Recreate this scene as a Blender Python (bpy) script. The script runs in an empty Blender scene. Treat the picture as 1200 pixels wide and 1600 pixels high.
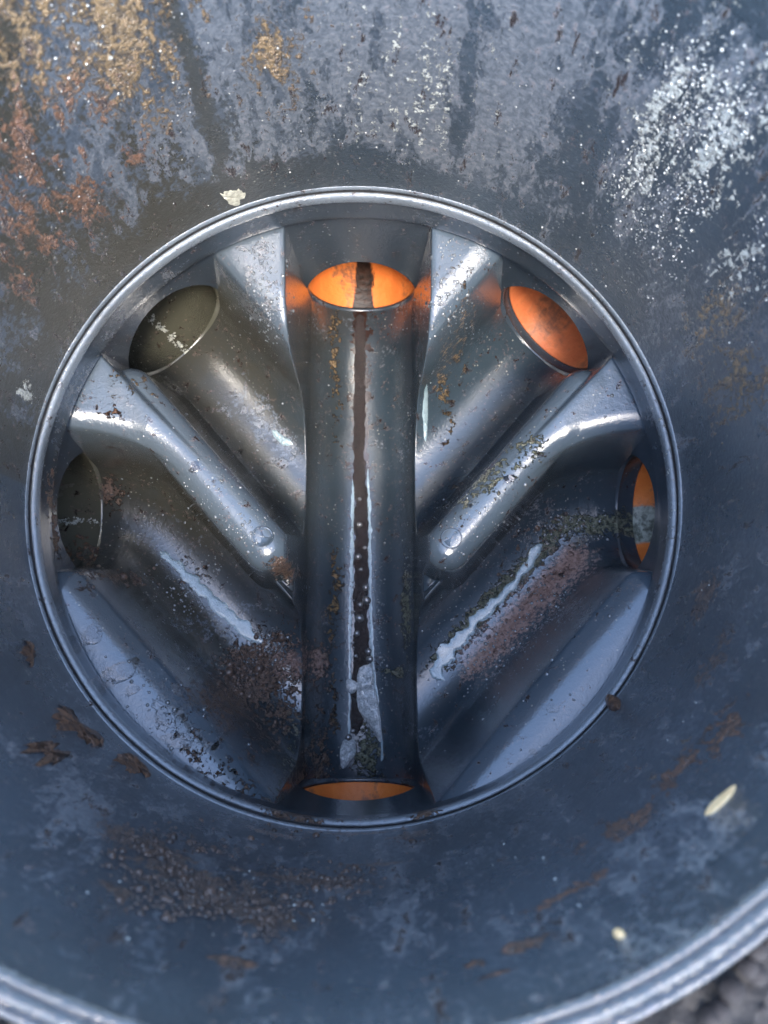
import bpy, math, random
import numpy as np
from mathutils import Matrix, Vector, Quaternion

# ------------------------------------------------------------------ basics
random.seed(7); RNG = np.random.default_rng(7)
S = 0.225                       # metres per chamber radius: everything below is laid out in radii
scene = bpy.context.scene
COL = scene.collection

# ------------------------------------------------------------------ camera
CAM = np.array([0.0694, -0.4846, 2.3064]); TX, TY = 0.1728, -0.0088
def _rot():
    cx, sx, cy, sy = math.cos(TX), math.sin(TX), math.cos(TY), math.sin(TY)
    return np.array([[cy, 0, sy], [0, 1, 0], [-sy, 0, cy]]) @ np.array([[1, 0, 0], [0, cx, -sx], [0, sx, cx]])
ROT = _rot()
cd = bpy.data.cameras.new('camera'); cam = bpy.data.objects.new('camera', cd); COL.objects.link(cam)
M4 = Matrix(ROT.tolist()).to_4x4(); M4.translation = Vector((CAM * S).tolist()); cam.matrix_world = M4
cd.sensor_fit = 'HORIZONTAL'; cd.sensor_width = 36; cd.lens = 36
cd.clip_start = 0.01; cd.clip_end = 2000
cd.dof.use_dof = True; cd.dof.focus_distance = 2.62 * S; cd.dof.aperture_fstop = 10
scene.camera = cam

# ------------------------------------------------------------------ sky and sun
SUN_EL, SUN_AZ = math.radians(64), math.radians(-78)      # azimuth measured from +X, counter-clockwise
w = bpy.data.worlds.new('World'); scene.world = w; w.use_nodes = True
nt = w.node_tree; nt.nodes.clear()
sky = nt.nodes.new('ShaderNodeTexSky'); sky.sky_type = 'NISHITA'; sky.sun_disc = False
sky.sun_elevation = SUN_EL; sky.sun_rotation = math.pi / 2 - SUN_AZ
sky.dust_density = 1.3; sky.ozone_density = 1.3
bg = nt.nodes.new('ShaderNodeBackground'); bg.inputs['Strength'].default_value = 0.15
out = nt.nodes.new('ShaderNodeOutputWorld')
nt.links.new(sky.outputs[0], bg.inputs[0]); nt.links.new(bg.outputs[0], out.inputs[0])
sl = bpy.data.lights.new('sun', 'SUN'); sl.energy = .72; sl.angle = math.radians(11); sl.color = (1, 0.93, 0.82)
so = bpy.data.objects.new('sun', sl); COL.objects.link(so)
sd = Vector((math.cos(SUN_AZ) * math.cos(SUN_EL), math.sin(SUN_AZ) * math.cos(SUN_EL), math.sin(SUN_EL)))
so.rotation_euler = sd.to_track_quat('Z', 'Y').to_euler()
scene.view_settings.view_transform = 'Standard'; scene.view_settings.look = 'None'
scene.view_settings.exposure = 3.15; scene.view_settings.gamma = 1
scene.cycles.max_bounces = 5; scene.cycles.glossy_bounces = 3; scene.cycles.diffuse_bounces = 3
scene.cycles.transmission_bounces = 4
scene.cycles.caustics_reflective = False; scene.cycles.caustics_refractive = False

# ------------------------------------------------------------------ measuring helpers (points on the chamber's surfaces)
def ray(X, Y): return ROT @ np.array([(X - 600) / 1200, (800 - Y) / 1200, -1.0])
def at_r(X, Y, r=1.0):
    d = ray(X, Y); a = d[0]**2 + d[1]**2; b = CAM[0]*d[0] + CAM[1]*d[1]; c = CAM[0]**2 + CAM[1]**2 - r*r
    return CAM + d * ((-b + math.sqrt(b*b - a*c)) / a)

# ------------------------------------------------------------------ floor height of the channel base
RW = 1.020                      # radius of the lower wall
NV = np.array([.735, .678])
def _lpath():
    a, b, c = np.array([-.95, 0.]), np.array([-.816, 0.]), np.array([-.725, -.099])
    pts = [np.array([-1.3, 0.])]
    for t in np.linspace(0, 1, 9): pts.append((1-t)**2*a + 2*t*(1-t)*b + t*t*c)
    pts.append(np.array([0, -.885])); return np.array(pts)
PATHS = [(_lpath(), .196, -.712, -.80), (np.array([[-1.2, 1.2], [-.72, .72], [0, -.049]]), .216, -.738, -.81)]
def _seg(P, path):
    best = np.full(P.shape[0], 9.); tt = np.zeros(P.shape[0]); L = 0
    lens = [np.linalg.norm(path[i+1]-path[i]) for i in range(len(path)-1)]; tot = sum(lens[1:]) or 1.
    for i in range(len(path)-1):
        a, b = path[i], path[i+1]; ab = b - a
        t = np.clip(((P-a) @ ab) / (ab @ ab), 0, 1)
        d = np.linalg.norm(P - a - t[:, None]*ab, axis=1); m = d < best
        best[m] = d[m]; tt[m] = ((L + t*lens[i])[m] if i else 0) / tot
        if i: L += lens[i]
    return best, tt
def _prof(d, r, zi, m=4.2):
    dd = np.minimum(d, r*.965)
    return zi + r - np.sqrt(r*r - dd*dd) + np.maximum(d - r*.965, 0)*m
def _smin(a, b, k):
    h = np.clip(.5 + .5*(b-a)/k, 0, 1); return b*(1-h) + a*h - k*h*(1-h)
def floor_h(x, y):
    x = np.atleast_1d(np.asarray(x, float)); y = np.atleast_1d(np.asarray(y, float))
    P = np.stack([-np.abs(x), y], 1); rho = np.hypot(x, y)
    main = _prof(np.abs(x), .228, -.993, 16.); roll = .040*np.clip(1-(np.abs(x)-.225)/.055, 0, 1)**2
    ch = np.full(len(x), 9.)
    for path, r, z0, z1 in PATHS:
        d, t = _seg(P, path); ch = _smin(ch, _prof(d, r, z0 + (z1-z0)*t, 7.), .012)
        roll = roll + (.085*np.clip(1-(d-r*.98)/.115, 0, 1)**2. if r < .2 else .065*np.clip(1-(d-r*.98)/.08, 0, 1)**2.2)
        if r < .2: roll = roll + np.where(P @ NV < -.62, .055*np.clip(1-(d-r)/.15, 0, 1)**1.8, 0)
        else: roll = roll + np.where(P @ NV > 0, .060*np.clip(1-(d-r)/.14, 0, 1)**1.6, 0)
    bench = -.185 - .19*(1-np.minimum(rho, 1)) - .17*np.maximum(0, .76-rho) - np.minimum(2.*np.maximum(0, .43-rho), .11) - np.minimum(roll, .13)
    z = _smin(bench, ch, .05)
    a, b = np.array([-.80, .40]), np.array([-.318, -.146]); ab = b - a      # blunt-nosed ridge between the side branches
    t = np.clip(((P-a) @ ab)/(ab @ ab), 0, 1); d = np.linalg.norm(P - a - t[:, None]*ab, axis=1)
    zt = -.232 - .070*t; R_ = .088; dd = np.minimum(d, R_*.93)
    fz = zt - (R_ - np.sqrt(R_*R_ - dd*dd))*1.0 - np.maximum(d - R_*.93, 0)*8.
    z = -_smin(-z, -fz, .06)
    return _smin(z, main, .02)
def at_floor(X, Y):
    d = ray(X, Y); lo, hi = (-.15-CAM[2])/d[2], (-1.0-CAM[2])/d[2]
    ks = np.linspace(lo, hi, 400); P = CAM + ks[:, None]*d
    f = P[:, 2] - floor_h(P[:, 0], P[:, 1]); i = int(np.argmax(f < 0))
    if i == 0: return P[-1]
    k = ks[i-1] + (ks[i]-ks[i-1]) * f[i-1]/(f[i-1]-f[i]); p = CAM + k*d
    return p
def floor_n(x, y, e=.004):
    gx = (floor_h(x+e, y) - floor_h(x-e, y))/(2*e); gy = (floor_h(x, y+e) - floor_h(x, y-e))/(2*e)
    n = np.stack([-gx, -gy, np.ones_like(gx)], 1); return n/np.linalg.norm(n, axis=1)[:, None]

# ------------------------------------------------------------------ mesh helpers
def build(name, V, F, mat, parent=None, smooth=True, attrs=None, loc=None):
    V = np.asarray(V, np.float64)
    me = bpy.data.meshes.new(name)
    o0 = np.zeros(3) if loc is None else np.asarray(loc, float)
    if isinstance(F, np.ndarray):
        k = F.shape[1]; me.vertices.add(len(V)); me.vertices.foreach_set('co', ((V-o0)*S).ravel())
        me.loops.add(F.size); me.loops.foreach_set('vertex_index', F.ravel().astype(np.int32))
        me.polygons.add(len(F)); me.polygons.foreach_set('loop_start', np.arange(0, F.size, k, dtype=np.int32))
        me.update(calc_edges=True)
    else:
        me.from_pydata(((V-o0)*S).tolist(), [], F)
    me.validate()
    if smooth: me.polygons.foreach_set('use_smooth', [True]*len(me.polygons))
    for k_, a in (attrs or {}).items():
        at = me.attributes.new(k_, 'FLOAT', 'POINT'); at.data.foreach_set('value', np.asarray(a, np.float32))
    me.materials.append(mat)
    o = bpy.data.objects.new(name, me); COL.objects.link(o)
    if loc is not None and parent is None: o.location = (o0*S).tolist()
    if parent is not None: o.parent = parent
    return o
def grid_faces(nu, nv, wrap=False):
    i, j = np.meshgrid(np.arange(nu if wrap else nu-1), np.arange(nv-1), indexing='ij'); i2 = (i+1) % nu
    return np.stack([i*nv+j, i2*nv+j, i2*nv+j+1, i*nv+j+1], -1).reshape(-1, 4)
def lathe(profile, n=512, c=(0, 0)):
    p = np.array(profile); t = np.linspace(0, 2*np.pi, n, endpoint=False)
    V = np.stack([c[0]+np.cos(t)[:, None]*p[None, :, 0], c[1]+np.sin(t)[:, None]*p[None, :, 0], np.broadcast_to(p[None, :, 1], (n, len(p)))], -1)
    return V.reshape(-1, 3), grid_faces(n, len(p), True)
def tag(o, label=None, cat=None, group=None, kind=None):
    if label: o['label'] = label
    if cat: o['category'] = cat
    if group: o['group'] = group
    if kind: o['kind'] = kind
    return o
def empty(name, loc=(0, 0, 0)):
    o = bpy.data.objects.new(name, None); COL.objects.link(o); o.location = (np.array(loc)*S).tolist(); o.empty_display_size = .02
    return o
def unoise(P, f, seed=0, octv=3):       # cheap smooth 3-D noise from summed sines
    r = np.random.default_rng(seed); o = np.zeros(len(P)); a = 1.
    for k in range(octv):
        for j in range(5):
            d = r.normal(size=3); d /= np.linalg.norm(d); o += a*np.sin(P @ d * f * (2**k) * r.uniform(.7, 1.4) + r.uniform(0, 6.28))*.3
        a *= .55
    return o

# ------------------------------------------------------------------ materials
class NB:
    def __init__(s, name):
        s.m = bpy.data.materials.new(name); s.m.use_nodes = True; s.t = s.m.node_tree; s.t.nodes.clear()
        s.out = s.t.nodes.new('ShaderNodeOutputMaterial'); s.p = s.t.nodes.new('ShaderNodeBsdfPrincipled')
        s.l(s.p.outputs[0], s.out.inputs[0])
        tc = s.t.nodes.new('ShaderNodeTexCoord'); mp = s.t.nodes.new('ShaderNodeMapping'); mp.inputs['Scale'].default_value = (1/S,)*3
        s.l(tc.outputs['Object'], mp.inputs[0]); s.co = mp.outputs[0]
    def l(s, a, b): s.t.links.new(a, b)
    def set(s, inp, v):
        if hasattr(v, 'is_output'): s.l(v, inp)
        else: inp.default_value = v
    def math(s, op, a, b=0., c=None):
        n = s.t.nodes.new('ShaderNodeMath'); n.operation = op; s.set(n.inputs[0], a); s.set(n.inputs[1], b)
        if c is not None: s.set(n.inputs[2], c)
        return n.outputs[0]
    def scale(s, v3, rot=(0, 0, 0), src=None):
        n = s.t.nodes.new('ShaderNodeMapping'); s.l(src or s.co, n.inputs[0]); n.inputs['Scale'].default_value = v3; n.inputs['Rotation'].default_value = rot
        return n.outputs[0]
    def noise(s, sc, det=4, rough=.6, dist=0., co=None, loc=0.):
        n = s.t.nodes.new('ShaderNodeTexNoise'); s.l(co or s.co, n.inputs['Vector']); n.inputs['Scale'].default_value = sc
        n.inputs['Detail'].default_value = det; n.inputs['Roughness'].default_value = rough; n.inputs['Distortion'].default_value = dist
        return n.outputs['Fac']
    def vor(s, sc, feat='F1', out='Distance', co=None):
        n = s.t.nodes.new('ShaderNodeTexVoronoi'); s.l(co or s.co, n.inputs['Vector']); n.inputs['Scale'].default_value = sc; n.feature = feat
        return n.outputs[out]
    def attr(s, name):
        n = s.t.nodes.new('ShaderNodeAttribute'); n.attribute_name = name; return n.outputs['Fac']
    def ss(s, v, lo, hi, a=0., b=1.):
        n = s.t.nodes.new('ShaderNodeMapRange'); n.interpolation_type = 'SMOOTHSTEP'; s.set(n.inputs[0], v)
        n.inputs[1].default_value = lo; n.inputs[2].default_value = hi; n.inputs[3].default_value = a; n.inputs[4].default_value = b
        return n.outputs[0]
    def mix(s, f, a, b):
        n = s.t.nodes.new('ShaderNodeMix'); n.data_type = 'RGBA'; s.set(n.inputs[0], f)
        for i, v in ((6, a), (7, b)):
            if hasattr(v, 'is_output'): s.l(v, n.inputs[i])
            else: n.inputs[i].default_value = (*v, 1)
        return n.outputs[2]
    def mixf(s, f, a, b): return s.math('ADD', s.math('MULTIPLY', f, s.math('SUBTRACT', b, a)), a)
    def bump(s, h, dist, strength=1., prev=None):
        n = s.t.nodes.new('ShaderNodeBump'); s.l(h, n.inputs['Height']); n.inputs['Distance'].default_value = dist*S; n.inputs['Strength'].default_value = strength
        if prev: s.l(prev, n.inputs['Normal'])
        return n.outputs[0]

def plastic(name, base=(.040, .045, .052), streak=.4, rough=.30, film_amt=0., bumpy=1., gloss=.5, coat=.75):
    """dark moulded plastic, wet and stained; attributes film, ochre, rust, silt, moss, slime place the dirt"""
    b = NB(name)
    st = b.scale((1, 1, streak))
    nA = b.noise(7, 5, .66, .4, st); nB = b.noise(22, 6, .72, .3, st); nC = b.noise(60, 4, .7, 0, b.co); nD = b.noise(170, 2, .6)
    big = b.noise(2.3, 4, .55, .2, st)
    col = b.mix(b.ss(big, .35, .7), base, tuple(c*1.55 for c in base))
    col = b.mix(b.ss(b.math('ADD', b.attr('grime'), b.math('MULTIPLY', nA, .5)), .3, 1.1, 0, .85), col, (.040, .034, .021))  # olive tint: the left side's darker, warmer light put into the colour
    rgh = b.ss(b.noise(4, 6, .7, .3), .3, .7, rough*.75, rough*1.35)
    def layer(attr_name, n, lo, hi, c1, c2, rg, k=1.):
        nonlocal col, rgh
        a = b.attr(attr_name); v = b.math('ADD', b.math('MULTIPLY', a, k), n); m = b.ss(v, lo, hi)
        col = b.mix(m, col, b.mix(b.ss(nC, .35, .65), c1, c2)); rgh = b.mixf(m, rgh, rg)
        return m
    mixn = b.math('ADD', b.math('MULTIPLY', nA, .3), b.math('MULTIPLY', nB, .7))
    sA, sB, sC = b.ss(nA, .34, .66), b.ss(nB, .33, .67), b.ss(nC, .33, .67)
    def mixed(a_, wa, c_, wc): return b.math('ADD', b.math('MULTIPLY', a_, wa), b.math('MULTIPLY', c_, wc))
    col = b.mix(b.math('MULTIPLY', b.attr('dust'), .8), col, (.078, .102, .124))  # paler, bluer base paints skylight onto the raised benches
    m0 = layer('film', mixed(sA, .55, sC, .45), .92 - film_amt, 1.15 - film_amt, (.040, .051, .062), (.068, .080, .093), .28, .8)
    m1 = layer('film', mixed(sA, .35, sB, .65), 1.06 - film_amt, 1.12 - film_amt, (.072, .083, .093), (.145, .155, .162), .34, .8)
    m2 = layer('ochre', mixed(sB, .6, sC, .4), .96, 1.22, (.075, .050, .024), (.27, .17, .065), .28, .85)
    m3 = layer('rust', mixed(sB, .65, sC, .35), .98, 1.18, (.055, .034, .020), (.20, .080, .026), .36, .85)
    m4 = layer('silt', mixed(sB, .5, sC, .5), .96, 1.10, (.030, .019, .013), (.13, .075, .045), .30, .85)
    m5 = layer('moss', mixed(sB, .5, sC, .5), .92, 1.10, (.035, .045, .025), (.14, .15, .10), .3, .85)
    m8 = layer('pink', mixed(sB, .4, sC, .6), .70, 1.30, (.15, .085, .065), (.27, .18, .15), .16, .9)
    m6 = layer('slime', sB, .86, 1.04, (.030, .016, .012), (.012, .008, .007), .12, .95)
    nE = b.ss(b.noise(26, 5, .75, .4, b.scale((1, 1, .22))), .33, .67)
    m7 = layer('lime', mixed(sC, .5, nE, .5), 1.04, 1.12, (.24, .26, .25), (.52, .52, .44), .30, .85)  # pale scale, also used to paint glints and reflections
    # scattered pale and brown specks
    v1 = b.vor(38); sp = b.math('MULTIPLY', b.ss(v1, .10, .16, 1, 0), b.ss(b.noise(6, 3), .52, .6))
    col = b.mix(b.math('MULTIPLY', sp, .6), col, (.30, .29, .24))
    b.l(col, b.p.inputs['Base Color'])
    b.l(rgh, b.p.inputs['Roughness'])
    b.p.inputs['Specular IOR Level'].default_value = gloss
    b.p.inputs['Coat Weight'].default_value = coat; b.p.inputs['Coat Roughness'].default_value = .06
    crust = b.math('ADD', b.math('ADD', m2, m4), b.math('ADD', b.math('ADD', m3, m5), m7))
    crust = b.math('MINIMUM', crust, 1.)
    grit = b.math('MULTIPLY', nD, b.math('ADD', b.math('MULTIPLY', crust, 1.0), .10 * bumpy))
    h = b.math('ADD', b.math('MULTIPLY', grit, .45), b.math('MULTIPLY', nC, b.math('ADD', b.math('MULTIPLY', crust, .75), .10 * bumpy)))
    h = b.math('ADD', h, b.math('ADD', b.math('MULTIPLY', m1, .07), b.math('MULTIPLY', crust, .12)))
    n1 = b.bump(h, .020); b.l(n1, b.p.inputs['Normal']); b.l(n1, b.p.inputs['Coat Normal'])
    return b.m

def simple(name, c1, c2, rough=.4, sc=20, bd=.004, coat=0., spec=.5):
    b = NB(name); n = b.noise(sc, 6, .65, .3); n2 = b.noise(sc*5, 3)
    b.l(b.mix(b.ss(n, .35, .65), c1, c2), b.p.inputs['Base Color']); b.p.inputs['Roughness'].default_value = rough
    b.p.inputs['Specular IOR Level'].default_value = spec
    b.p.inputs['Coat Weight'].default_value = coat; b.p.inputs['Coat Roughness'].default_value = .05
    if bd: b.l(b.bump(b.math('ADD', n, b.math('MULTIPLY', n2, .5)), bd), b.p.inputs['Normal'])
    return b.m

def orange_mat(name, streak_w, moss=False, dull=False):
    b = NB(name)
    sep = b.t.nodes.new('ShaderNodeSeparateXYZ'); b.l(b.co, sep.inputs[0])
    n = b.noise(9, 6, .65, .3, b.scale((1, .3, 1))); n2 = b.noise(40, 4, .6)
    col = b.mix(b.ss(n, .35, .7), (.44, .115, .04) if dull else (.56, .14, .028), (.58, .17, .055) if dull else (.66, .19, .04))
    col = b.mix(b.ss(b.math('ADD', n, b.math('MULTIPLY', n2, .4)), .74 if not dull else .66, .92), col, (.20, .08, .04))
    if streak_w:
        ax = b.math('ABSOLUTE', sep.outputs['X']); e = b.math('ADD', ax, b.math('MULTIPLY', b.math('SUBTRACT', n, .5), .13))
        m = b.ss(e, streak_w*.8, streak_w, 1, 0); low = b.ss(sep.outputs['Z'], -.02, -.06); m = b.math('MULTIPLY', m, low)
        c = b.mix(b.ss(n2, .35, .65), (.06, .065, .045), (.30, .31, .25)) if moss else b.mix(b.ss(n2, .3, .7), (.008, .005, .004), (.035, .018, .012))
        col = b.mix(m, col, c)
    b.l(col, b.p.inputs['Base Color']); b.p.inputs['Roughness'].default_value = .45; b.p.inputs['Specular IOR Level'].default_value = .25
    b.l(b.bump(n2, .004), b.p.inputs['Normal'])
    return b.m

def water_mat(name, wave=30, tint=(1, 1, 1), bd=.006, rough=.02):
    b = NB(name); b.p.inputs['Base Color'].default_value = (*tint, 1); b.p.inputs['Roughness'].default_value = rough
    b.p.inputs['IOR'].default_value = 1.33; b.p.inputs['Transmission Weight'].default_value = 1.
    b.l(b.bump(b.noise(wave, 3, .5, .2), bd), b.p.inputs['Normal'])
    return b.m

MAT_RISER = plastic('shaft_plastic', (.028, .038, .046), .40, .30, .12, 1.4)
MAT_BASE = plastic('base_plastic', (.019, .028, .035), 1., .17, .0, .6)
MAT_WALL = plastic('base_wall_plastic', (.024, .032, .040), .6, .20, .0, .5)
MAT_RIM = plastic('rim_plastic', (.105, .12, .13), 1., .22, .0, 1.8)
MAT_LIP = plastic('lip_plastic', (.018, .022, .026), 1., .3, .0, 2.2)
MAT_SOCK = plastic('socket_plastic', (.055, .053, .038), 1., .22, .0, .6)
MAT_RUBBER = simple('black_rubber', (.012, .012, .013), (.02, .02, .02), .5, 30)
MAT_WATER = water_mat('water_film'); MAT_DROP = water_mat('water_drop', 30, (1, 1, 1), .0)
MAT_BUB = simple('bubble_film', (.05, .05, .05), (.10, .10, .10), .03, 60, 0, 1., 1.)
MAT_PEAT = simple('peaty_water', (.007, .004, .003), (.018, .009, .007), .04, 26, .016, 0, .45)
MAT_RIPPLE_SHEEN = simple('rippled_water', (.17, .24, .26), (.25, .33, .35), .03, 34, .010, 1., 1.)  # milky base colour carries the sky reflection on the water
MAT_BEAD = simple('water_bead', (.05, .06, .065), (.16, .17, .175), .06, 90, 0, 1., .8)
MAT_GLINT_GRAIN = simple('pale_scale_grain', (.07, .075, .075), (.55, .54, .47), .2, 70, 0, .8, .8)  # pale colour serves real scale and painted wet glints alike
MAT_FOAM = simple('foam', (.40, .44, .45), (.85, .88, .88), .2, 110, .02, .8)
MAT_MUD = simple('mud', (.05, .026, .016), (.21, .105, .05), .5, 40, .02, .3)
MAT_SILT = simple('silt_grit', (.02, .013, .010), (.12, .07, .045), .35, 45, .012, .6)
MAT_CHIP = simple('pale_scale', (.34, .32, .24), (.60, .58, .45), .45, 60, .006)
MAT_LEAF = simple('dry_leaf', (.70, .44, .20), (.85, .58, .30), .5, 30, .006)

# ------------------------------------------------------------------ stain fields: blobs given on the surface
def blobs(P, lst):
    out = np.zeros(len(P))
    for c, rt, rz, amt in lst:
        c = np.asarray(c); th = math.atan2(c[1], c[0]); d = P - c
        tt = -math.sin(th)*d[:, 0] + math.cos(th)*d[:, 1]; rr = math.cos(th)*d[:, 0] + math.sin(th)*d[:, 1]
        q = (tt/rt)**2 + (d[:, 2]/rz)**2 + (rr/max(rt, rz))**2
        out = np.maximum(out, amt*np.clip(1.25 - q*.55, 0, 1)) if False else np.maximum(out, amt*np.exp(-q*.6))
    return out
def wallb(lst): return [(at_r(X, Y), rt, rz, a) for X, Y, rt, rz, a in lst]

# ------------------------------------------------------------------ RISER SHAFT
ZT = 1.21
shaft = empty('riser_shaft', (0, 0, 0))
tag(shaft, 'round dark grey plastic inspection shaft wall stained with rust and pale scale', 'shaft')
nt_, nz_ = 1100, 330
th = np.linspace(0, 2*np.pi, nt_, endpoint=False); zz = np.linspace(0.004, 1.06, nz_)
T, Z = np.meshgrid(th, zz, indexing='ij')
Rr = 1.0 + .0015*np.sin(3*T+1) + .0012*np.sin(Z*9+2*np.sin(T*2))
P = np.stack([Rr*np.cos(T), Rr*np.sin(T), Z], -1).reshape(-1, 3)
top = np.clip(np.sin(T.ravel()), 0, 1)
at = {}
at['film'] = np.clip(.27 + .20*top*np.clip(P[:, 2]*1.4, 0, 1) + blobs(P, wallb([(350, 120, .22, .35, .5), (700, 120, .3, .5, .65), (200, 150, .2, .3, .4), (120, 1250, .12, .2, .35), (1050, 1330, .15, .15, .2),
      (420, 1400, .2, .1, .2), (1050, 700, .06, .2, .4), (620, 1380, .2, .15, .3)])) - blobs(P, wallb([(520, 270, .5, .08, .8), (900, 250, .05, .25, .4), (305, 120, .02, .3, .9), (730, 120, .03, .35, .8), (20, 760, .12, .5, .7), (1110, 750, .12, .25, .5)])), 0, 1)
at['ochre'] = blobs(P, wallb([(130, 70, .35, .3, .6), (420, 90, .12, .2, .5), (40, 60, .2, .2, .75), (190, 60, .12, .25, .95), (240, 100, .05, .2, .9), (300, 20, .2, .06, .5), (420, 80, .06, .12, .85), (430, 40, .12, .12, .5), (60, 160, .2, .15, .6), (1110, 500, .09, .2, .6),
      (1150, 600, .12, .2, .62), (1090, 930, .1, .1, .5), (1060, 1180, .15, .06, .5)]))
at['rust'] = blobs(P, wallb([(60, 290, .3, .4, .42), (170, 230, .15, .2, .4), (20, 240, .1, .2, .75), (60, 330, .14, .18, .72), (130, 310, .08, .07, .9), (40, 420, .12, .14, .55), (75, 375, .05, .05, .9), (210, 250, .03, .04, .8), (150, 330, .1, .1, .6), (90, 200, .2, .15, .55),
      (1135, 1150, .09, .05, .75), (1080, 1180, .12, .05, .68), (980, 1290, .12, .05, .75), (1030, 1250, .08, .05, .6), (820, 1475, .035, .02, 1.0), (740, 1505, .02, .015, .9), (785, 1520, .035, .015, .8), (360, 1500, .035, .015, 1.0), (880, 1400, .1, .02, .7), (930, 1370, .05, .03, .65)]))
at['silt'] = blobs(P, wallb([(300, 1370, .14, .05, .85), (225, 1320, .1, .05, .85), (360, 1415, .14, .03, .95), (430, 1440, .05, .03, .9), (470, 1375, .14, .02, .85), (420, 1300, .06, .02, .9), (640, 1305, .06, .03, .9), (500, 1295, .10, .018, .95), (560, 1302, .12, .012, .9), (420, 1280, .05, .012, .9),
      (590, 1350, .08, .015, .8), (1100, 930, .06, .06, .8), (1120, 1020, .1, .06, .5), (45, 1020, .02, .04, .9), (900, 1180, .1, .05, .3), (185, 1390, .03, .02, .9)]))
at['silt'] = np.clip(at['silt']*1.25, 0, 1.2); at['rust'] = at['rust']*np.where(P[:, 1] < 0, 1.15, 1.)
at['lime'] = blobs(P, wallb([(365, 308, .022, .02, .95), (1030, 200, .10, .24, .62), (1120, 230, .12, .25, .60), (1000, 300, .1, .12, .6), (1150, 400, .1, .15, .5), (640, 140, .25, .3, .40), (1010, 100, .08, .1, .5), (40, 610, .03, .05, .75), (140, 105, .1, .1, .35)]))  # upper right patches paint wet glints together with scale
at['grime'] = np.clip(1.0*np.exp(-((np.arctan2(P[:, 1], P[:, 0])-2.55)/.75)**2), 0, 1)  # left-hand light tone painted as olive
w_ = build('shaft_wall', P, grid_faces(nt_, nz_, True)[:, ::-1].copy(), MAT_RISER, shaft, attrs=at)
V, F = lathe([(1.0, 1.06), (1.0005, 1.10), (1.002, 1.125), (1.004, 1.186)], 400)
build('mouth_collar', V, F[:, ::-1].copy(), MAT_RISER, shaft, attrs={'film': np.full(len(V), .25)})
prof = [(1.004, 1.185), (1.008, 1.195), (1.013, 1.196), (1.016, 1.188), (1.020, 1.186), (1.023, 1.196), (1.028, 1.200), (1.034, 1.199), (1.037, 1.188), (1.041, 1.186), (1.045, 1.195), (1.052, 1.198), (1.058, 1.19), (1.062, 1.17), (1.064, 1.0)]
V, F = lathe(prof, 400)
V[:, :2] *= (1 + .0016*unoise(V, 22, 5)*(V[:, 2] > 1.18))[:, None]
build('shaft_lip', V, F[:, ::-1].copy(), MAT_LIP, shaft, attrs={'film': np.full(len(V), .2), 'lime': .2*np.clip(unoise(V, 9, 3), 0, 1)})

# ------------------------------------------------------------------ CHANNEL BASE
base = empty('channel_base', (0, 0, -.95))
tag(base, 'moulded dark grey channel base with one straight main channel and four side branches', 'chamber base')
BZ = np.array([0, 0, -.95])
def bbuild(name, V, F, mat, attrs=None, parent=None):
    return build(name, np.asarray(V) - BZ*1.0, F, mat, parent or base, attrs=attrs)
# rim: thin upper edge, groove, broad sloped lip
n = 720
V, F = lathe([(1.004, .012), (1.0, .012), (.9965, .008), (.9955, .001), (.9965, -.006)], n)
V[:, :2] *= (1 + .0008*unoise(V, 25, 2))[:, None]
bbuild('upper_edge', V, F[:, ::-1].copy(), MAT_RIM)
V, F = lathe([(.9975, -.002), (.9965, -.014), (.994, -.018), (.9915, -.016)], n)
bbuild('sealing_ring', V, F[:, ::-1].copy(), MAT_RUBBER)
V, F = lathe([(.993, -.022), (.9925, -.013), (.991, -.0105), (.986, -.0115), (.9805, -.0145), (.978, -.020), (.978, -.045), (.980, -.053), (.9885, -.060)], n)
V[:, :2] *= (1 + .0008*unoise(V, 18, 3))[:, None]
atr = {'lime': .25*np.clip(unoise(V, 5, 8), 0, 1), 'silt': .9*np.exp(-((np.arctan2(V[:, 1], V[:, 0])+1.75)/.10)**2)+.8*np.exp(-((np.arctan2(V[:, 1], V[:, 0])+1.35)/.06)**2)}
bbuild('rim', V, F[:, ::-1].copy(), MAT_RIM, atr)
V, F = lathe([(.9875, -.056), (.9885, -.075), (.9885, -.13), (.988, -.156), (.990, -.163), (1.0, -.166), (1.0235, -.167)], n)
atr = {'film': .25+.25*unoise(V, 5, 9), 'rust': .7*np.exp(-((np.abs(np.arctan2(V[:, 1], V[:, 0]))-3.14)/.12)**2)*(V[:, 2] < -.12)}
bbuild('upper_wall', V, F[:, ::-1].copy(), MAT_WALL, atr)

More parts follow.
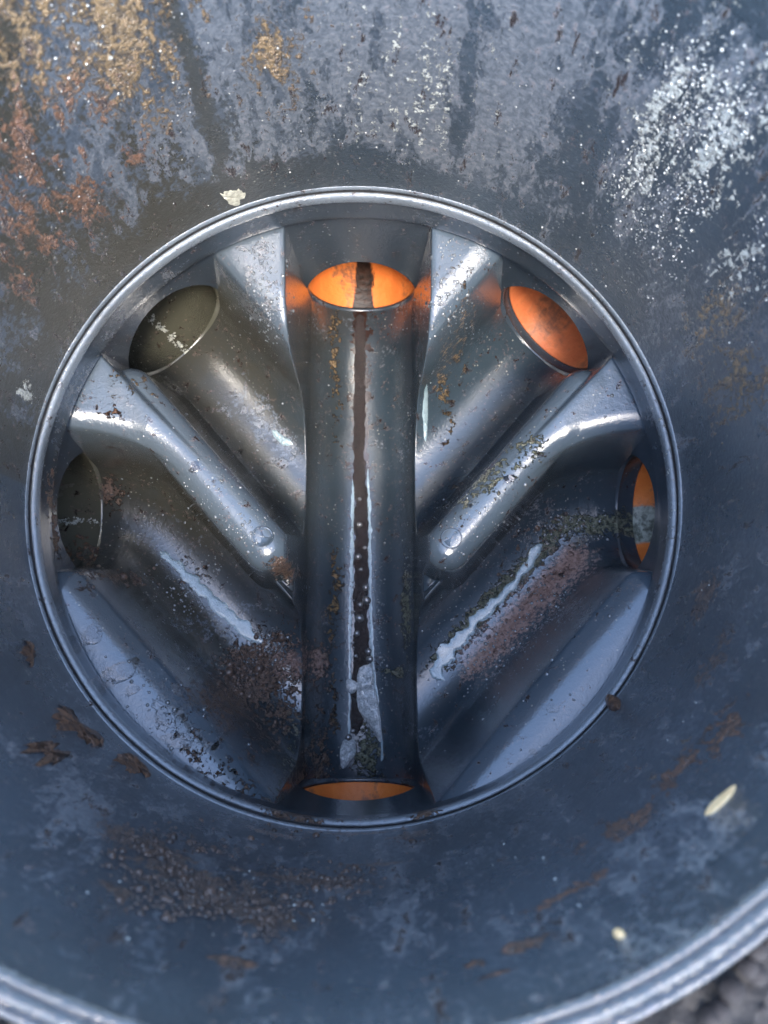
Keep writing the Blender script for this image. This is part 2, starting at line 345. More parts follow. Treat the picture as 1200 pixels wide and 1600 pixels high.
# openings: angle, centre height, radius
OPEN = [('top inlet', 90, -.763, .232, -1), ('outlet', -90, -.763, .232, -1), ('top left', 135, -.510, .231, 1), ('top right', 45, -.510, .231, 0), ('left', 180, -.494, .222, 1), ('right', 0, -.494, .222, 0)]
VV, FF = [], []
def addp(V, F):
    o = sum(len(v) for v in VV); VV.append(V); FF.append(F + o)
z0, z1, half = -1.2, -.160, .30
angs = sorted([math.radians(a) % (2*math.pi) for _, a, *_ in OPEN])
for _, a, zc, r, _k in OPEN:
    a = math.radians(a); N = 160; ph = np.linspace(0, 2*np.pi, N, endpoint=False)
    inner = np.stack([np.arcsin(r*np.cos(ph)/RW), zc + r*np.sin(ph)], 1)
    c, s_ = np.cos(ph), np.sin(ph)
    up = np.where(s_ > 0, (z1-zc)/np.maximum(s_, 1e-6), (zc-z0)/np.maximum(-s_, 1e-6)); rad = np.minimum(half/np.maximum(np.abs(c), 1e-6), up)
    outer = np.stack([rad*c, zc + rad*s_], 1)
    # square off the corners exactly
    for cx in (-half, half):
        for cz in (z0, z1):
            i = np.argmin((outer[:, 0]-cx)**2 + (outer[:, 1]-cz)**2); outer[i] = (cx, cz)
    K = 10; tt = np.linspace(0, 1, K)**1.4
    Q = inner[:, None]*(1-tt[None, :, None]) + outer[:, None]*tt[None, :, None]
    th_ = a + Q[..., 0]; V = np.stack([RW*np.cos(th_), RW*np.sin(th_), Q[..., 1]], -1).reshape(-1, 3)
    addp(V, grid_faces(N, K, True))
for i, a in enumerate(angs):
    b_ = angs[(i+1) % len(angs)] + (2*math.pi if i == len(angs)-1 else 0)
    t = np.linspace(a+half, b_-half, max(3, int((b_-a-2*half)*60))); z = np.linspace(z0, z1, 30)
    TT, ZZ = np.meshgrid(t, z, indexing='ij')
    addp(np.stack([RW*np.cos(TT), RW*np.sin(TT), ZZ], -1).reshape(-1, 3), grid_faces(len(t), len(z)))
V = np.concatenate(VV); F = np.concatenate(FF)
atr = {'lime': blobs(V, [(at_r(x, y, RW), .012, .012, .75) for x, y in ((545, 403), (576, 363), (615, 408), (565, 383), (532, 396))]),
       'rust': blobs(V, [(at_r(82, 800, RW), .06, .05, 1.0), (at_r(85, 840, RW), .06, .05, .9)]), 'film': np.full(len(V), .1)}
bbuild('lower_wall', V, F, MAT_WALL, atr)

# floor
NG = 760; g = np.linspace(-1.03, 1.03, NG); X, Y = np.meshgrid(g, g, indexing='ij'); X = X.ravel(); Y = Y.ravel()
rho = np.hypot(X, Y); keep = rho < RW + .0045
k = np.where(rho > RW + .0015, (RW+.0015)/np.maximum(rho, 1e-6), 1.); X2, Y2 = X*k, Y*k
H = floor_h(X2, Y2)
P = np.stack([X2, Y2, H], 1); H += .0012*unoise(P, 7, 11, 2); P[:, 2] = H
F = grid_faces(NG, NG); F = F[keep[F].all(1)]
idx = np.full(NG*NG, -1); used = np.unique(F); idx[used] = np.arange(len(used)); F = idx[F]; P = P[used]; keep_i = used
def fb(lst): return [(at_floor(x, y), r1, r2, a) for x, y, r1, r2, a in lst]
def fblob(P, lst):
    out = np.zeros(len(P))
    for c, r1, r2, a in fb(lst): out = np.maximum(out, a*np.exp(-.6*(((P[:, 0]-c[0])/r1)**2 + ((P[:, 1]-c[1])/r2)**2)))
    return out
def stroke(P, pts, wid, amt):
    q = np.array([at_floor(x, y)[:2] for x, y in pts]); d, _ = _seg(P[:, :2], q) if len(q) > 1 else (None, None)
    return amt*np.exp(-(d/wid)**2*.7)
x_, y_ = P[:, 0], P[:, 1]
at = {}
fn = unoise(P, 9, 31)
at['dust'] = np.clip((P[:, 2]+.50)/.20, 0, 1)*np.clip(.8+.12*fn, 0, 1)  # sky sheen on the benches, painted by height
at['film'] = np.clip(.12 + .2*fn + fblob(P, [(380, 400, .12, .12, .5), (720, 400, .12, .12, .4), (330, 1080, .12, .2, .5), (230, 1000, .1, .1, .4), (700, 1000, .1, .2, .25), (860, 940, .08, .1, .3)]) + stroke(P, [(370, 620), (450, 700)], .06, .4), 0, 1)
at['slime'] = np.clip(1.0*np.exp(-((x_+.002)/.036)**2*.9) * (y_ > -.62), 0, 1)
at['ochre'] = np.maximum.reduce([.62*np.exp(-((x_+.115+.01*np.sin(y_*9))/.032)**2)*np.clip(.6+unoise(P, 6, 3), 0, 1.2), fblob(P, [(195, 600, .08, .05, .5), (720, 530, .05, .1, .5), (690, 600, .03, .1, .6), (760, 740, .09, .07, .5), (715, 425, .05, .05, .3)]),
      stroke(P, [(700, 520), (700, 680)], .04, .45)])
at['moss'] = np.maximum.reduce([fblob(P, [(575, 1175, .05, .12, .75)]), stroke(P, [(1010, 815), (880, 822), (830, 880), (760, 950), (690, 1030)], .042, .95), stroke(P, [(830, 700), (720, 780)], .06, .5), fblob(P, [(635, 950, .02, .15, .8), (620, 1050, .07, .02, .6), (455, 1180, .03, .2, .4)])])
at['silt'] = np.maximum.reduce([fblob(P, [(420, 1040, .14, .11, 1.0), (390, 1075, .11, .1, .9), (440, 1110, .09, .12, .7), (500, 1035, .035, .08, 1.), (440, 885, .03, .03, 1.), (165, 770, .06, .05, .85), (180, 900, .10, .03, .6), (500, 1180, .05, .18, .65), (300, 900, .1, .1, .3)]),
      stroke(P, [(300, 1180), (440, 1245)], .03, .5)])
at['pink'] = np.maximum.reduce([stroke(P, [(895, 875), (810, 960), (740, 1030)], .058, 1.0), fblob(P, [(455, 1035, .06, .05, .9), (500, 1035, .03, .06, .8)])])
at['rust'] = np.maximum.reduce([stroke(P, [(900, 870), (800, 960), (720, 1030)], .04, .35), fblob(P, [(440, 890, .03, .03, .8), (470, 1225, .03, .06, .9), (495, 1030, .03, .04, .7), (180, 640, .04, .03, .4)])])
at['lime'] = fblob(P, [(222, 480, .03, .03, .4), (415, 835, .02, .02, .3)])
at['grime'] = np.clip(.60*np.clip(-x_*1.6+.15+.35*y_, 0, 1) - .5*(np.hypot(x_+.8, y_+.8) < .3), 0, 1)  # same painted left-hand tone on the floor
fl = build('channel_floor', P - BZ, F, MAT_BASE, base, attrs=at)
for X0, Y0 in ((410, 838), (705, 841)):      # round moulding marks on the two ridges
    c = at_floor(X0, Y0); ring = []
    t = np.linspace(0, 2*np.pi, 40, endpoint=False); V = []
    for r_, dz in ((.0375, -.001), (.0368, .0016), (.0345, .0018), (.0330, .0004), (.0, .0008)):
        xs, ys = c[0]+r_*np.cos(t), c[1]+r_*np.sin(t); V.append(np.stack([xs, ys, floor_h(xs, ys)+dz], 1))
    V = np.stack(V, 1).reshape(-1, 3)
    bbuild('moulding_mark', V, grid_faces(40, 5, True)[:, ::-1].copy(), MAT_BASE)

# sockets, pipes and plugs
def frame(a):
    a = math.radians(a); return np.array([math.cos(a), math.sin(a), 0]), np.array([-math.sin(a), math.cos(a), 0]), np.array([0, 0, 1.])
def tubepts(a, zc, prof, N=96, conform=False):
    d, t, u = frame(a); ph = np.linspace(0, 2*np.pi, N, endpoint=False); V = []
    for i, (dist, r) in enumerate(prof):
        D = np.full(N, dist)
        if i == 0 and conform: D = np.sqrt(RW**2 - (r*np.cos(ph))**2)
        V.append(D[:, None]*d + (r*np.cos(ph))[:, None]*t + (zc + r*np.sin(ph))[:, None]*u)
    return np.stack(V, 1).reshape(-1, 3), grid_faces(N, len(prof), True)
m_top = orange_mat('orange_pipe_dark_streak', .052); m_plain = orange_mat('orange_pipe_clean', 0); m_dull = orange_mat('orange_pipe_dull', 0, False, True); m_moss = orange_mat('orange_pipe_mossy_streak', .085, True)
PIPES = {'top inlet': (m_top, 'orange pipe with dark slime streak entering at the top end of the main channel'),
         'outlet': (m_plain, 'clean bright orange outlet pipe at the lower end of the main channel'),
         'top right': (m_dull, 'dull orange pipe without streak entering the upper right side branch'),
         'right': (m_moss, 'orange pipe with mossy grey streak entering the right side branch')}
for nm, a, zc, r, plug in OPEN:
    sl_ = {'top inlet': 1.035, 'outlet': 1.035, 'top right': 1.062, 'right': 1.09, 'left': 1.42, 'top left': 1.42}[nm]
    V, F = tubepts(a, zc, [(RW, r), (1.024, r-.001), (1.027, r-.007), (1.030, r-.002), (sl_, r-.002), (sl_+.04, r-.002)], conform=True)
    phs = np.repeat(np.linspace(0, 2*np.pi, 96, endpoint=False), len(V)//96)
    bbuild('pipe_socket', V, F, MAT_SOCK if plug == 1 else MAT_WALL, {'lime': (.72 if plug == 1 else 0)*np.exp(-((phs-1.5*math.pi)/.10)**2), 'rust': (.5 if nm == 'left' else 0)*np.ones(len(V))*(np.cos(phs) > .2), 'moss': (.9 if nm == 'right' else 0)*np.exp(-((phs-1.5*math.pi)/.3)**2)})  # pale line in plugged sockets is a painted reflection of light
    d, t, u = frame(a)
    if nm in PIPES:
        ri = r-.012; rr_ = r-.0025
        V, F = tubepts(a, zc, [(sl_+.3, rr_), (sl_, rr_), (sl_-.001, rr_-.002), (sl_-.001, ri+.002), (sl_+.001, ri), (sl_+.2, ri), (sl_+.8, ri), (sl_+1.6, ri), (sl_+1.6, .001)], 120)
        # local frame: +Y along the pipe
        org = d*sl_ + np.array([0, 0, zc]); L = np.stack([-(V-org) @ t, (V-org) @ d, (V-org) @ u], 1)
        o = build('drain_pipe', L, F, PIPES[nm][0]); o.location = (org*S).tolist(); o.rotation_euler = (0, 0, math.radians(a)-math.pi/2)
        tag(o, PIPES[nm][1], 'drain pipe', 'pipes joined to the channel base')
    else:
        rr_ = r-.006; V, F = tubepts(a, zc, [(sl_+.03, rr_+.003), (sl_-.02, rr_+.003), (sl_-.022, rr_), (sl_-.022, rr_-.02), (sl_+.0, rr_-.028), (sl_+.0, .001)], 96)
        o = build('blanking_plug', V, F, MAT_SOCK, loc=d*sl_ + np.array([0, 0, zc]))
        tag(o, {'left': 'dark plug closing the unused left side inlet with rust at its rim', 'top left': 'dark plug closing the unused upper left side inlet'}[nm], 'plug', 'plugs in the unused inlets')

# ------------------------------------------------------------------ WATER
def ribbon(name, pts, label, thick=.006, mat=None, seed=1, nc=13, edge=.25, parent=None):
    C = np.array([at_floor(x, y) for x, y, _ in pts]); W = np.array([p[2] for p in pts])*1.0
    L = np.concatenate([[0], np.cumsum(np.linalg.norm(np.diff(C[:, :2], axis=0), axis=1))]); m = max(24, int(L[-1]/.006))
    s = np.linspace(0, L[-1], m); cx, cy, ww = (np.interp(s, L, v) for v in (C[:, 0], C[:, 1], W))
    ww = ww*np.clip(np.minimum(s, L[-1]-s)/.02, 0, 1)**.5 + 1e-5
    t = np.stack([np.gradient(cx), np.gradient(cy)], 1); t /= np.linalg.norm(t, axis=1)[:, None]; nn = np.stack([-t[:, 1], t[:, 0]], 1)
    e1 = 1 + edge*unoise(np.stack([cx, cy, 0*cx], 1), 70, seed, 4); e2 = 1 + edge*unoise(np.stack([cx, cy, 0*cx+3], 1), 70, seed+9, 4)
    u = np.linspace(-1, 1, nc); off = np.where(u[None] < 0, u[None]*e1[:, None], u[None]*e2[:, None])*ww[:, None]
    x = cx[:, None] + nn[:, :1]*off; y = cy[:, None] + nn[:, 1:]*off
    z = floor_h(x.ravel(), y.ravel()).reshape(x.shape) + thick*np.clip(1-np.abs(u[None])**3, 0, 1)*np.clip(ww/.02, .2, 1)[:, None] - .0012
    V = np.stack([x, y, z], -1).reshape(-1, 3); F = grid_faces(m, nc)
    o = build(name, V, F, mat or MAT_WATER, loc=V.mean(0))
    return tag(o, label, 'water', 'water lying in the channels', 'thing')
ribbon('water_trickle', [(562, 490, .022), (563, 560, .025), (561, 700, .026), (565, 820, .030), (564, 930, .034), (565, 1030, .036), (558, 1120, .03), (556, 1150, .01)],
       'long trickle of clear water down the middle of the main channel', .0085, seed=4, edge=.18, mat=MAT_PEAT)
ribbon('water_trickle', [(250, 862, .018), (290, 895, .02), (340, 945, .024), (385, 985, .028), (412, 1006, .012)], 'wet shining streak in the left branch above the brown silt', .005, seed=6, edge=.45, mat=MAT_RIPPLE_SHEEN)
ribbon('water_trickle', [(848, 850, .012), (800, 915, .018), (745, 970, .024), (700, 1020, .03), (676, 1060, .034)], 'rippled wet streak beside the moss in the right branch', .006, seed=8, edge=.6, mat=MAT_RIPPLE_SHEEN)
ribbon('water_trickle', [(425, 672, .010), (445, 690, .02), (458, 694, .012)], 'small bright puddle where the upper left branch meets the main channel', .007, seed=10, mat=MAT_RIPPLE_SHEEN)
ribbon('water_trickle', [(665, 690, .008), (664, 650, .012), (667, 600, .008)], 'thin wet line where the upper right branch meets the main channel', .007, seed=12, mat=MAT_RIPPLE_SHEEN)

ribbon('water_thread', [(552, 720, .003), (551, 800, .006), (549, 900, .010), (547, 960, .011), (547, 1060, .008), (545, 1150, .005)], 'thin bright thread of water along the left edge of the dark trickle', .004, seed=21, edge=.5, mat=MAT_RIPPLE_SHEEN, nc=7)  # pale strips modelled for the light reflected beside the dark trickle
ribbon('water_thread', [(573, 680, .003), (577, 800, .007), (578, 900, .009), (580, 1000, .011), (585, 1060, .006), (596, 1150, .004), (597, 1185, .007), (594, 1195, .003)], 'thin bright thread of water along the right edge of the dark trickle', .004, seed=23, edge=.5, mat=MAT_RIPPLE_SHEEN, nc=7)
def dome(c, r, hgt=.7, nrm=(0, 0, 1), seed=0, sx=1., sy=1., rot=0., irr=.08, name='bubble', mat=None, floor=True):
    t = np.linspace(0, 2*np.pi, 20, endpoint=False); V = []; rs = np.random.default_rng(seed); p1, p2 = rs.uniform(0, 6.28, 2)
    rad = r*(1 + irr*np.sin(2*t+p1) + irr*.7*np.sin(3*t+p2) + irr*.5*np.sin(5*t+p1*2))
    for k_ in range(7):
        el = k_/6*math.pi/2; q = math.cos(el); h_ = math.sin(el)*r*hgt
        lx, ly = rad*q*np.cos(t)*sx, rad*q*np.sin(t)*sy
        x = c[0] + lx*math.cos(rot) - ly*math.sin(rot); y = c[1] + lx*math.sin(rot) + ly*math.cos(rot)
        z = floor_h(x, y) + h_ - .0006; V.append(np.stack([x, y, z], 1))
    return np.stack(V, 1).reshape(-1, 3), grid_faces(20, 7, True)
BUB = [(563, 945, 5, 'small bubble'), (571, 918, 6, 'small bubble'), (572, 938, 8, 'ringed bubble'), (562, 966, 8, 'clear bubble'), (558, 990, 5.5, 'small bubble'), (575, 1018, 6, 'bubble'), (577, 1030, 6.5, 'bubble'), (552, 1142, 4, 'tiny bubble'), (545, 1152, 5, 'white bubble'), (562, 820, 5, 'small bubble'), (560, 870, 6, 'bubble'), (570, 856, 4, 'tiny bubble'), (564, 890, 4, 'tiny bubble'), (556, 1025, 4, 'tiny bubble'), (562, 780, 4, 'tiny bubble')]
used_l = set()
for i, (x, y, rp, nm) in enumerate(sorted(BUB, key=lambda q: q[1])):
    c = at_floor(x, y); V, F = dome(c, rp/375., .9, seed=i, irr=.04); V[:, 2] += .006
    o = build('bubble', V, F, MAT_BUB, loc=c)
    ordn = ['first', 'second', 'third', 'fourth', 'fifth', 'sixth', 'seventh', 'eighth', 'ninth', 'tenth', 'eleventh', 'twelfth', 'thirteenth', 'fourteenth', 'fifteenth'][i]
    tag(o, nm + ' on the main channel trickle, %s counted from its upper end' % ordn, 'bubble', 'bubbles on the main channel trickle')
def patch(name, poly, label, cat, hgt, mat, seed=0, nz=.5, fr=60, group=None, surf='floor', rr=1.0, res=46, lift=0., jagged=False):
    """an irregular crust or foam island inside an outline, rounded at its edge"""
    poly = np.array(poly, float); c = poly.mean(0); m = len(poly)
    t = np.linspace(0, m, res, endpoint=False); i = t.astype(int) % m; f = (t - np.floor(t))[:, None]
    p0, p1, p2, p3 = poly[(i-1) % m], poly[i], poly[(i+1) % m], poly[(i+2) % m]
    B = .5*((2*p1) + (-p0+p2)*f + (2*p0-5*p1+4*p2-p3)*f*f + (-p0+3*p1-3*p2+p3)*f**3)
    K = 14; V = []
    Cs = (at_floor(*c) if surf == 'floor' else at_r(*c, rr))
    Bs = np.array([(at_floor(*b) if surf == 'floor' else at_r(*b, rr)) for b in B])
    if surf != 'floor':
        thc = math.atan2(Cs[1], Cs[0]); Bt = np.stack([(np.arctan2(Bs[:, 1], Bs[:, 0]) - thc + math.pi) % (2*math.pi) - math.pi, Bs[:, 2]], 1)
    for k_ in range(K):
        q = k_/(K-1); edge = 1-q; h_ = hgt*np.clip(1-edge**3.5, 0, 1)**.5 if edge < 1 else 0
        if surf == 'floor':
            xy = Cs[:2]*q + Bs[:, :2]*edge
            P_ = np.stack([xy[:, 0], xy[:, 1], np.zeros(res)], 1); no = unoise(P_, fr, seed, 3)
            if k_ <= 1: xy = xy + .0025*np.stack([no, -no], 1)
            z = floor_h(xy[:, 0], xy[:, 1]) + h_*(1+nz*no) - .0008 + lift; V.append(np.stack([xy[:, 0], xy[:, 1], z], 1))
        else:
            jag = 1 + (.16*unoise(np.stack([Bt[:, 0]*3, Bt[:, 1]*3, 0*Bt[:, 0]], 1), 60, seed+40, 3) if jagged else 0); a_ = thc + Bt[:, 0]*edge*jag; z = Cs[2]*q + Bt[:, 1]*edge*(jag if jagged else 1); P_ = np.stack([np.cos(a_), np.sin(a_), z], 1); no = unoise(P_, fr, seed, 3)
            R_ = rr + .001 - h_*(1+nz*no); V.append(np.stack([R_*np.cos(a_), R_*np.sin(a_), z], 1))
    V = np.stack(V, 1).reshape(-1, 3); F = grid_faces(res, K, True)
    o = build(name, V, F, mat, loc=V.mean(0)); return tag(o, label, cat, group)
patch('foam', [(560, 1040), (582, 1038), (584, 1065), (592, 1105), (596, 1160), (576, 1132), (558, 1108), (556, 1075)], 'large tapering island of pale foam in the lower main channel', 'foam', .016, MAT_FOAM, 3, .25, 90, 'foam in the main channel')
patch('foam', [(543, 1062), (556, 1064), (561, 1074), (551, 1084), (542, 1078)], 'small round foam blob left of the large foam island', 'foam', .014, MAT_FOAM, 4, .25, 90, 'foam in the main channel')
patch('foam', [(536, 1158), (552, 1155), (557, 1168), (554, 1182), (537, 1202), (531, 1182)], 'pointed foam clump lowest in the main channel near the outlet', 'foam', .016, MAT_FOAM, 5, .35, 90, 'foam in the main channel')

# larger drops on the lower left bench
DR = [(143, 993, 15, 1.5, .9), (187, 1050, 20, .6, -.9), (165, 1055, 8, 1, 0), (172, 1068, 7, 1.3, .4), (206, 1078, 9, 1, .5), (255, 1120, 13, 1, .8), (273, 1112, 6, 1, 0), (285, 1137, 14, .7, .3), (287, 1163, 12, 1.6, .2), (262, 1155, 9, 1.6, .1), (312, 1155, 5, 1, 0), (345, 1215, 7, 1, 0), (356, 1219, 5, 1, 0), (365, 1205, 4, 1, 0), (214, 1052, 4, 1, 0), (336, 1166, 6, .6, -.3),
      (304, 730, 10, 1.2, .5), (298, 727, 4, 1, 0), (275, 765, 4, 1, 0), (863, 1107, 8, 1.5, .3), (833, 1175, 5, 1, 0), (856, 848, 6, 1, 0), (376, 705, 5, 1, 0), (272, 605, 5, .8, 0), (862, 874, 6, 1, 0), (795, 748, 9, 1, .5), (735, 790, 5, 1, 0)]
DL = []
for i, (x, y, rp, sx, ro) in enumerate(DR):
    c = at_floor(x, y); V, F = dome(c, rp/450., .13, seed=i+50, sx=sx**.5, sy=1/sx**.5, rot=ro, irr=.16)
    o = build('water_drop', V, F, MAT_DROP, loc=c)
    where = 'on the lower left bench' if y > 950 and x < 450 else ('on the lower right bench' if x > 820 and y > 1050 else ('on the left ridge' if x < 330 and y > 700 else ('in the right branch' if y > 845 else ('on the right ridge' if x > 600 else 'in the upper left branch'))))
    size = 'big flat' if rp > 12 else ('medium' if rp > 7 else 'tiny')
    mates = sorted([q[1] for q in DR if (('big flat' if q[2] > 12 else ('medium' if q[2] > 7 else 'tiny')) == size and abs(q[0]-x) < 130 and abs(q[1]-y) < 330)])
    DL.append((o, size, where, y))
from itertools import groupby
DL.sort(key=lambda q: (q[1], q[2], q[3]))
ORD = ['uppermost', 'second', 'third', 'fourth', 'fifth', 'sixth', 'seventh', 'eighth', 'ninth', 'tenth']
for key, grp in groupby(DL, key=lambda q: (q[1], q[2])):
    grp = list(grp)
    for k_, (o, size, where, y) in enumerate(grp):
        n_ = 'lone ' if len(grp) == 1 else (ORD[k_] + (' from the top of the ' if k_ else ' of the '))
        tag(o, ('lone %s water drop lying %s' % (size, where)) if len(grp) == 1 else '%s%s water drops lying %s' % (n_, size, where), 'water drop', 'water drops on the channel base')

# fine beads of water
def beads(name, C, N_, R_, label, mat, flat=.75):
    # low domes: ring of 7, ring of 7, apex
    C = np.asarray(C); N_ = np.asarray(N_); R_ = np.asarray(R_); k_ = 7
    a = np.where(np.abs(N_[:, 2:3]) > .9, np.array([[1., 0, 0]]), np.array([[0, 0, 1.]])); U = np.cross(a, N_); U /= np.linalg.norm(U, axis=1)[:, None]; W = np.cross(N_, U)
    t = np.linspace(0, 2*np.pi, k_, endpoint=False); V = []
    for q, h_ in ((1., -.15), (.75, .62)):
        V.append(C[:, None] + R_[:, None, None]*(q*(np.cos(t)[None, :, None]*U[:, None] + np.sin(t)[None, :, None]*W[:, None]) + h_*flat*N_[:, None]))
    V.append((C + R_[:, None]*flat*N_)[:, None]); V = np.concatenate(V, 1); m = 2*k_+1; T_ = []
    for j in range(k_):
        j2 = (j+1) % k_; T_ += [(j, j2, k_+j2), (j, k_+j2, k_+j), (k_+j, k_+j2, 2*k_)]
    F = (np.array(T_)[None] + (np.arange(len(C))*m)[:, None, None]).reshape(-1, 3)
    o = build(name, V.reshape(-1, 3), F, mat); return tag(o, label, 'water beads' if 'bead' in name else 'grit', None, 'stuff')
C, R_ = [], []
for x0, y0, sx, sy, n_, rm in [(555, 960, 7, 70, 260, 1.), (592, 980, 5, 60, 160, .9), (300, 910, 30, 30, 260, 1.2), (215, 835, 25, 12, 50, 1.2), (420, 1010, 18, 14, 160, 1.2), (740, 1010, 35, 35, 500, 1.2), (840, 930, 35, 40, 350, 1.1), (690, 470, 25, 30, 260, 1.2), (730, 380, 35, 18, 160, 1.2), (420, 470, 18, 40, 260, 1.2),
        (330, 760, 60, 60, 200, 1.), (390, 830, 25, 20, 140, 1.), (740, 830, 45, 45, 200, 1.), (250, 1110, 70, 60, 130, 1.3), (860, 1080, 70, 70, 60, 1.2), (560, 700, 90, 200, 160, .9), (330, 640, 90, 90, 60, 1.), (800, 640, 90, 90, 50, 1.), (930, 820, 60, 15, 260, 1.2), (870, 820, 30, 10, 120, 1.2)]:
    for _ in range(n_):
        x, y = random.gauss(x0, sx), random.gauss(y0, sy)
        if math.hypot(x-551, y-795) > 470 or (abs(x-562) < 85 and (y < 500 or y > 1205)): continue
        p = at_floor(x, y)
        if p[0]**2+p[1]**2 > .97: continue
        C.append(p); R_.append(.0029*rm*min(2.4, random.lognormvariate(-.3, .55)))
C = np.array(C); N_ = floor_n(C[:, 0], C[:, 1]); beads('water_beads', C, N_, R_, 'fine beads of water scattered over the wet benches and channels', MAT_BEAD)
C, R_ = [], []
for x0, y0, sx, sy, n_, rm in [(1020, 190, 60, 90, 2600, 1.2), (1120, 250, 60, 80, 2400, 1.2), (1000, 330, 80, 70, 700, 1.), (650, 150, 160, 90, 700, .9), (250, 150, 140, 90, 600, .9), (120, 330, 90, 80, 200, .9), (500, 220, 200, 50, 120, .8), (1100, 450, 70, 80, 400, .9), (320, 1380, 70, 30, 260, 1.), (1060, 1180, 60, 50, 200, .9), (1110, 940, 30, 30, 60, .9), (500, 1400, 60, 30, 80, .9), (800, 1350, 120, 80, 120, 1.), (100, 80, 80, 60, 400, 1.1)]:
    for _ in range(n_):
        x, y = random.gauss(x0, sx), random.gauss(y0, sy)
        if not (-30 < x < 1230 and -30 < y < 1640): continue
        if math.hypot(x-551, y-795) < 520: continue
        p = at_r(x, y, .999)
        if .03 < p[2] < 1.05: C.append(p); R_.append(.0015*rm*min(2.6, random.lognormvariate(-.35, .55)))
C = np.array(C); R_ = np.array(R_); sel = unoise(C*np.array([1, 1, .35]), 16, 77, 3) > RNG.uniform(-.5, .7, len(C)); C, R_ = C[sel], R_[sel]
N_ = -C*np.array([1, 1, 0]); N_ /= np.linalg.norm(N_, axis=1)[:, None]
beads('scale_grains', C, N_, R_, 'fine glittering pale scale grains clinging to the stained shaft wall', MAT_GLINT_GRAIN)

# ------------------------------------------------------------------ SILT AND DEBRIS
C, R_, = [], []
for x0, y0, sx, sy, n_, rm in [(400, 1050, 28, 26, 420, 1.), (375, 1050, 14, 18, 220, 1.3), (440, 1080, 22, 40, 260, .8), (437, 888, 9, 9, 90, .9), (165, 768, 14, 10, 60, 1.), (510, 1030, 5, 22, 60, .9), (865, 830, 26, 14, 120, .9), (810, 895, 20, 22, 90, .9), (190, 900, 30, 10, 50, .9)]:
    for _ in range(n_):
        p = at_floor(random.gauss(x0, sx), random.gauss(y0, sy)); C.append(p); R_.append(.0034*rm*random.lognormvariate(-.35, .7))
C = np.array(C); beads('silt_grit', C, floor_n(C[:, 0], C[:, 1]), R_, 'dark brown gritty silt washed into the left branch and ridge tips', MAT_SILT)
C, R_ = [], []
for x0, y0, sx, sy, n_, rm in [(290, 1360, 50, 30, 1900, 1.), (350, 1415, 70, 10, 1300, 1.), (225, 1315, 26, 16, 500, 1.), (420, 1440, 16, 18, 300, 1.), (480, 1370, 60, 10, 600, .8), (530, 1385, 40, 8, 300, .8), (640, 1308, 22, 12, 140, .9), (500, 1300, 45, 8, 120, .8), (560, 1350, 40, 8, 70, .8), (430, 1300, 15, 10, 60, .8)]:
    for _ in range(n_):
        p = at_r(random.gauss(x0, sx), random.gauss(y0, sy), .999)
        if p[2] > .01: C.append(p); R_.append(.0022*rm*random.lognormvariate(-.3, .75))
C = np.array(C); R_ = np.array(R_); sel = unoise(C*np.array([1, 1, 1.6]), 22, 78, 3) > RNG.uniform(-.35, .15, len(C)); C, R_ = C[sel], R_[sel]
N_ = -C*np.array([1, 1, 0]); N_ /= np.linalg.norm(N_, axis=1)[:, None]
beads('wall_grit', C, N_, R_, 'dark gritty dirt stuck to the near shaft wall below the rim', MAT_SILT)
kw = dict(surf='wall')
patch('mud_flake', [(90, 1103), (108, 1106), (122, 1128), (150, 1146), (163, 1162), (140, 1163), (112, 1148), (90, 1130)], 'long brown mud flake on the shaft wall left of the base rim', 'mud flake', .007, MAT_MUD, 2, .5, 50, 'mud flakes on the shaft wall', jagged=True, **kw)
patch('mud_flake', [(52, 1163), (72, 1158), (98, 1170), (100, 1185), (80, 1196), (60, 1186)], 'rounded dark mud flake left of and below the long one', 'mud flake', .005, MAT_MUD, 3, .6, 60, 'mud flakes on the shaft wall', jagged=True, **kw)
patch('mud_flake', [(182, 1180), (205, 1178), (222, 1190), (238, 1212), (215, 1208), (195, 1200)], 'reddish mud flake touching the lower left of the base rim', 'mud flake', .007, MAT_MUD, 4, .6, 60, 'mud flakes on the shaft wall', jagged=True, **kw)
patch('mud_flake', [(38, 1004), (50, 1006), (52, 1030), (48, 1045), (40, 1025)], 'narrow rusty mud flake highest on the left shaft wall', 'mud flake', .006, MAT_MUD, 5, .6, 60, 'mud flakes on the shaft wall', jagged=True, **kw)
patch('mud_clod', [(950, 1094), (960, 1089), (970, 1094), (969, 1108), (958, 1112), (951, 1106)], 'small round brown clod sitting on the right edge of the base rim', 'mud clod', .02, MAT_MUD, 6, .3, 60, None, surf='wall', rr=.999)
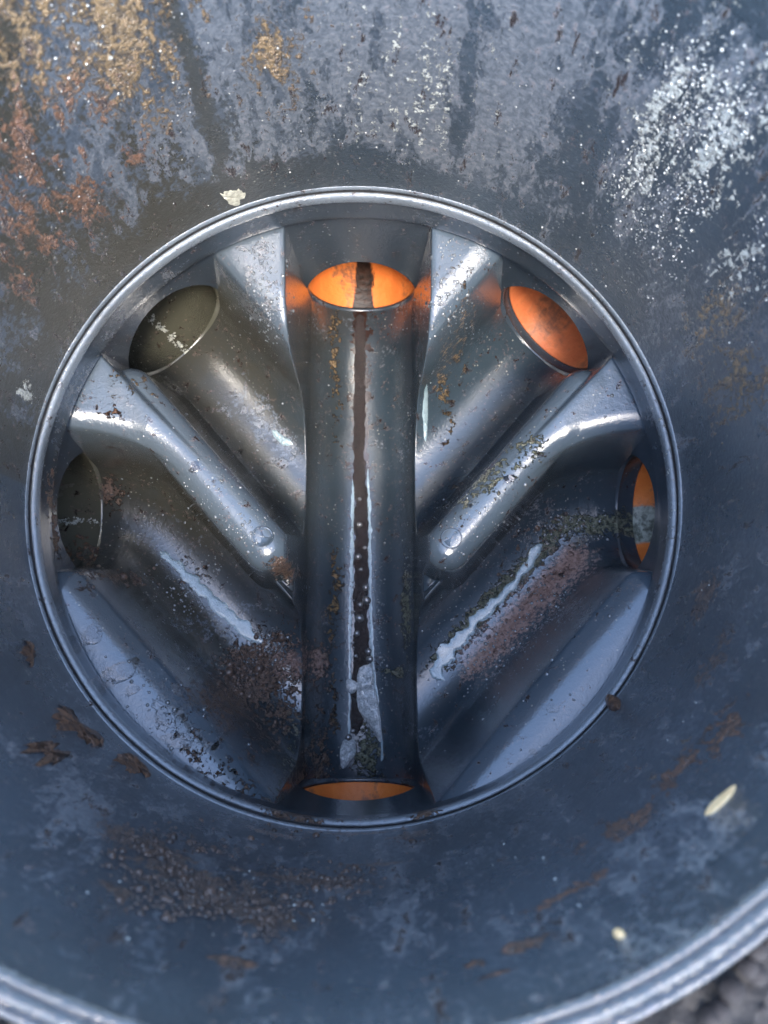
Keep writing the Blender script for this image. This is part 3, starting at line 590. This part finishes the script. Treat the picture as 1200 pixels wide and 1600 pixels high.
patch('leaf_sliver', [(1101, 1276), (1108, 1262), (1125, 1246), (1142, 1232), (1152, 1226), (1148, 1240), (1132, 1258), (1115, 1272)], 'pale cream sliver of dry leaf stuck to the right shaft wall', 'leaf', .007, MAT_LEAF, 7, .15, 20, None, **kw)
patch('seed', [(959, 1460), (966, 1455), (976, 1457), (976, 1464), (968, 1467), (961, 1465)], 'tiny pale yellow seed on the near shaft wall', 'seed', .009, MAT_LEAF, 8, .1, 20, None, **kw)
patch('paint_chip', [(345, 300), (362, 296), (380, 297), (386, 308), (376, 312), (378, 322), (362, 324), (350, 312)], 'pale cream scale chip on the shaft wall just above the base rim', 'scale chip', .0015, MAT_CHIP, 9, .5, 60, None, jagged=True, **kw)

# ------------------------------------------------------------------ GROUND
b = NB('dark_soil'); n1 = b.noise(9, 8, .7); n2 = b.vor(26)
b.l(b.mix(b.ss(n1, .35, .7), (.014, .013, .012), (.045, .040, .037)), b.p.inputs['Base Color']); b.p.inputs['Roughness'].default_value = .8
b.l(b.bump(b.math('ADD', n1, n2), .06), b.p.inputs['Normal'])
V, F = lathe([(1.063, 1.10), (1.12, 1.12), (1.2, 1.13), (1.5, 1.15), (2.2, 1.15), (5, 1.15), (20, 1.15), (100, 1.15), (900, 1.15), (6000, 1.15)], 360)
V[:, 2] += .02*unoise(V, 14, 21)*(np.hypot(V[:, 0], V[:, 1]) < 6)*(np.hypot(V[:, 0], V[:, 1]) > 1.08)
g_ = build('ground', V, F[:, ::-1].copy(), b.m); tag(g_, None, None, None, 'structure')
MAT_STONE = simple('wet_stone', (.010, .009, .009), (.035, .031, .030), .75, 6, .01, 0, .2)
C, R_ = [], []
for _ in range(2600):
    a_ = random.uniform(0, 2*math.pi); r_ = 1.09 + random.random()**1.3*1.1; C.append((r_*math.cos(a_), r_*math.sin(a_), 1.135)); R_.append(random.uniform(.006, .02))
o = beads('gravel', np.array(C), np.tile([[0, 0, 1.]], (len(C), 1)), R_, 'loose dark gravel on the soil round the shaft mouth', MAT_STONE)
o['category'] = 'gravel'
